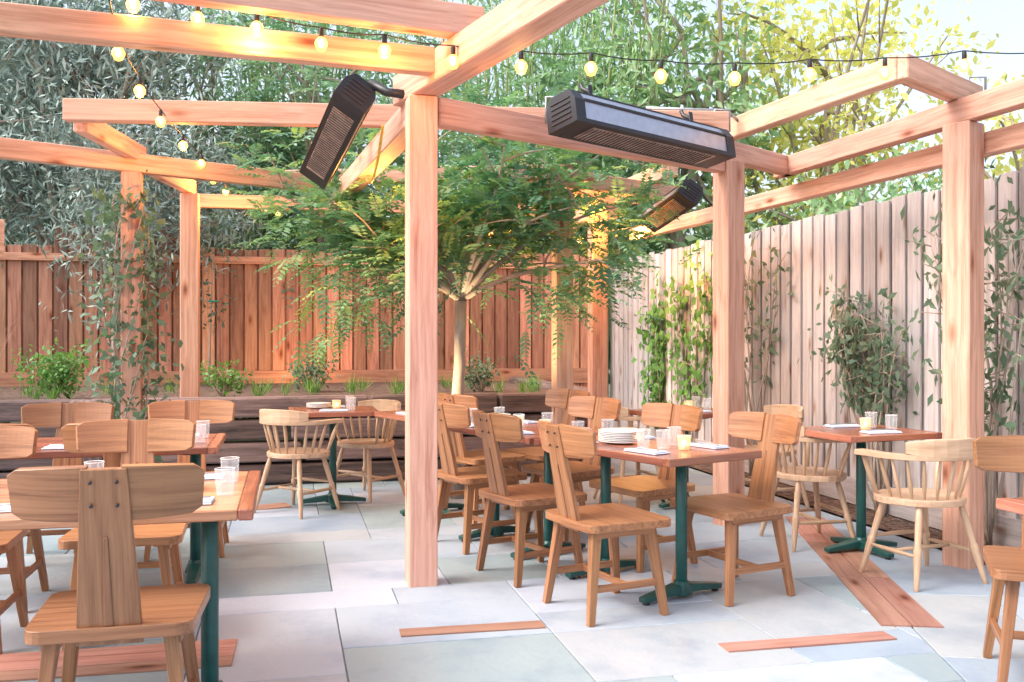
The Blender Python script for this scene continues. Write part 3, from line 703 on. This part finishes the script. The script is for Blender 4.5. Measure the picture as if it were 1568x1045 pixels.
def shrub(name,u,v_,z,rx,h,n,mat,L,W,seed,lo=.45):
    random.seed(seed); pr=empty(name); b=MB(); cl=[]; base=uv(u,v_,z)
    for k in range(12):
        a=random.uniform(0,6.28); e=base+Vector((math.cos(a)*rx*random.uniform(.2,1),math.sin(a)*rx*random.uniform(.2,.8),h*random.uniform(lo,1)))
        p=curve_pts(base,e,-.03,5,.05); b.tube(p,[.009*(1-i/7) for i in range(6)],M_bark,5); cl+=[tuple(q) for q in p[2:]]
    b.obj('stems',0,pr); v,r=cloud(cl,[rx*.45]*len(cl),max(2,n//len(cl)),L,W,.0); quadobj('leaves',v,r,mat,pr)
shrub('laurel_shrub',9.4,-3.95,.72,.5,.72,3400,L_vine,.075,.045,60)
shrub('laurel_shrub',9.5,-4.6,.72,.55,.85,3400,L_vine,.075,.045,61)
shrub('boxwood_shrub',9.5,-2.1,.74,.3,.5,1100,L_vine,.05,.028,62)
shrub('boxwood_shrub',10.2,.25,.74,.25,.35,500,L_shrub,.05,.03,63)
shrub('boxwood_shrub',9.8,2.0,.74,.25,.38,500,L_shrub,.05,.03,64)
shrub('boxwood_shrub',9.5,-.6,.74,.22,.28,400,L_vine,.05,.03,65)
b=MB(); random.seed(70)
for k in range(26):
    base=uv(9.3,-2.75,.74); e=base+Vector((random.uniform(-.35,.4),random.uniform(-.3,.3),random.uniform(.6,1.15))); b.tube(curve_pts(base,e,0,5,.08),[.006,.005,.004,.003,.002,.0015],M_strip,5)
b.obj('bare_twig_shrub')
for k,v_ in enumerate((-4.0,-.9,1.6)):
    random.seed(80+k); pr=empty('staked_sapling'); b=MB(); base=uv(11.7,v_,.74)
    b.tube(curve_pts(base,base+Vector((.05,0,1.6)),0,6,.04),[.016,.014,.012,.01,.008,.006,.004],M_bark,6)
    b.bar(base+Vector((.12,0,0)),base+Vector((.12,0,1.2)),(.03,.03),mat=M_fenceB); b.tube([base+Vector((0,-.02,1.0)),base+Vector((.13,-.02,1.0))],.012,M_tape,6)
    b.obj('stem_and_stake',0,pr); cl=[tuple(base+Vector((random.uniform(-.2,.2),random.uniform(-.1,.1),random.uniform(.7,1.6)))) for q in range(14)]
    v,r=cloud(cl,[.14]*14,8,.08,.035,.2); quadobj('leaves',v,r,L_shrub,pr)
N_=70; O=[];D=[]
for k in range(N_):
    c=uv(9.05+random.uniform(0,1.5),random.uniform(-6,2.6),.74)
    for q in range(34): O.append((c.x+random.gauss(0,.02),c.y+random.gauss(0,.02),c.z)); D.append((random.gauss(0,.35),random.gauss(0,.35),1))
O=np.array(O);D=unit(np.array(D)); v,r=leafquads(O,D,unit(rng.normal(size=O.shape)),rng.uniform(.08,.24,len(O)),np.full(len(O),.007),rng.uniform(0,1,len(O)))
quadobj('grass_tufts',v,r,L_vine)
C=np.array([tuple(uv(random.uniform(2,11.8),random.uniform(3.98,4.28),.02)) for _ in range(1500)]); d=rng.normal(size=C.shape); d[:,2]*=.2
v,r=leafquads(C,unit(d),np.tile((0,0,1.),(len(C),1)),rng.uniform(.03,.06,len(C)),rng.uniform(.012,.02,len(C)),rng.uniform(0,.6,len(C))); quadobj('bark_mulch',v,r,M_tie)
print('LEAVES',LEAVES)
# ------------------------------------------------------------------ world, sun, camera
w=bpy.data.worlds.new('World'); scene.world=w; w.use_nodes=True; nt=w.node_tree
sky=nt.nodes.new('ShaderNodeTexSky'); sky.sky_type='NISHITA'; sky.sun_disc=False
el,az=math.radians(48),math.radians(250)
sky.sun_elevation=el; sky.sun_rotation=az; sky.dust_density=5; sky.air_density=1.0; sky.ozone_density=1
hs=nt.nodes.new('ShaderNodeHueSaturation'); hs.inputs['Saturation'].default_value=.6; hs.inputs['Value'].default_value=2.7
bg=nt.nodes['Background']; bg.inputs['Strength'].default_value=.15; nt.links.new(sky.outputs[0],hs.inputs['Color']); nt.links.new(hs.outputs[0],bg.inputs['Color'])
l=bpy.data.lights.new('sun','SUN'); l.energy=1.35; l.angle=math.radians(25); l.color=(1,.97,.94)
o=bpy.data.objects.new('sun',l); scene.collection.objects.link(o)
sd=Vector((math.sin(az)*math.cos(el),math.cos(az)*math.cos(el),math.sin(el))); o.rotation_euler=sd.to_track_quat('Z','Y').to_euler()
cam=bpy.data.cameras.new('camera'); co=bpy.data.objects.new('camera',cam); scene.collection.objects.link(co); scene.camera=co
co.location=(0,0,1.33); co.rotation_euler=(math.radians(90),0,0); cam.lens=33.3; cam.sensor_width=36; cam.shift_y=-.0048; cam.clip_end=1000; cam.clip_start=.05
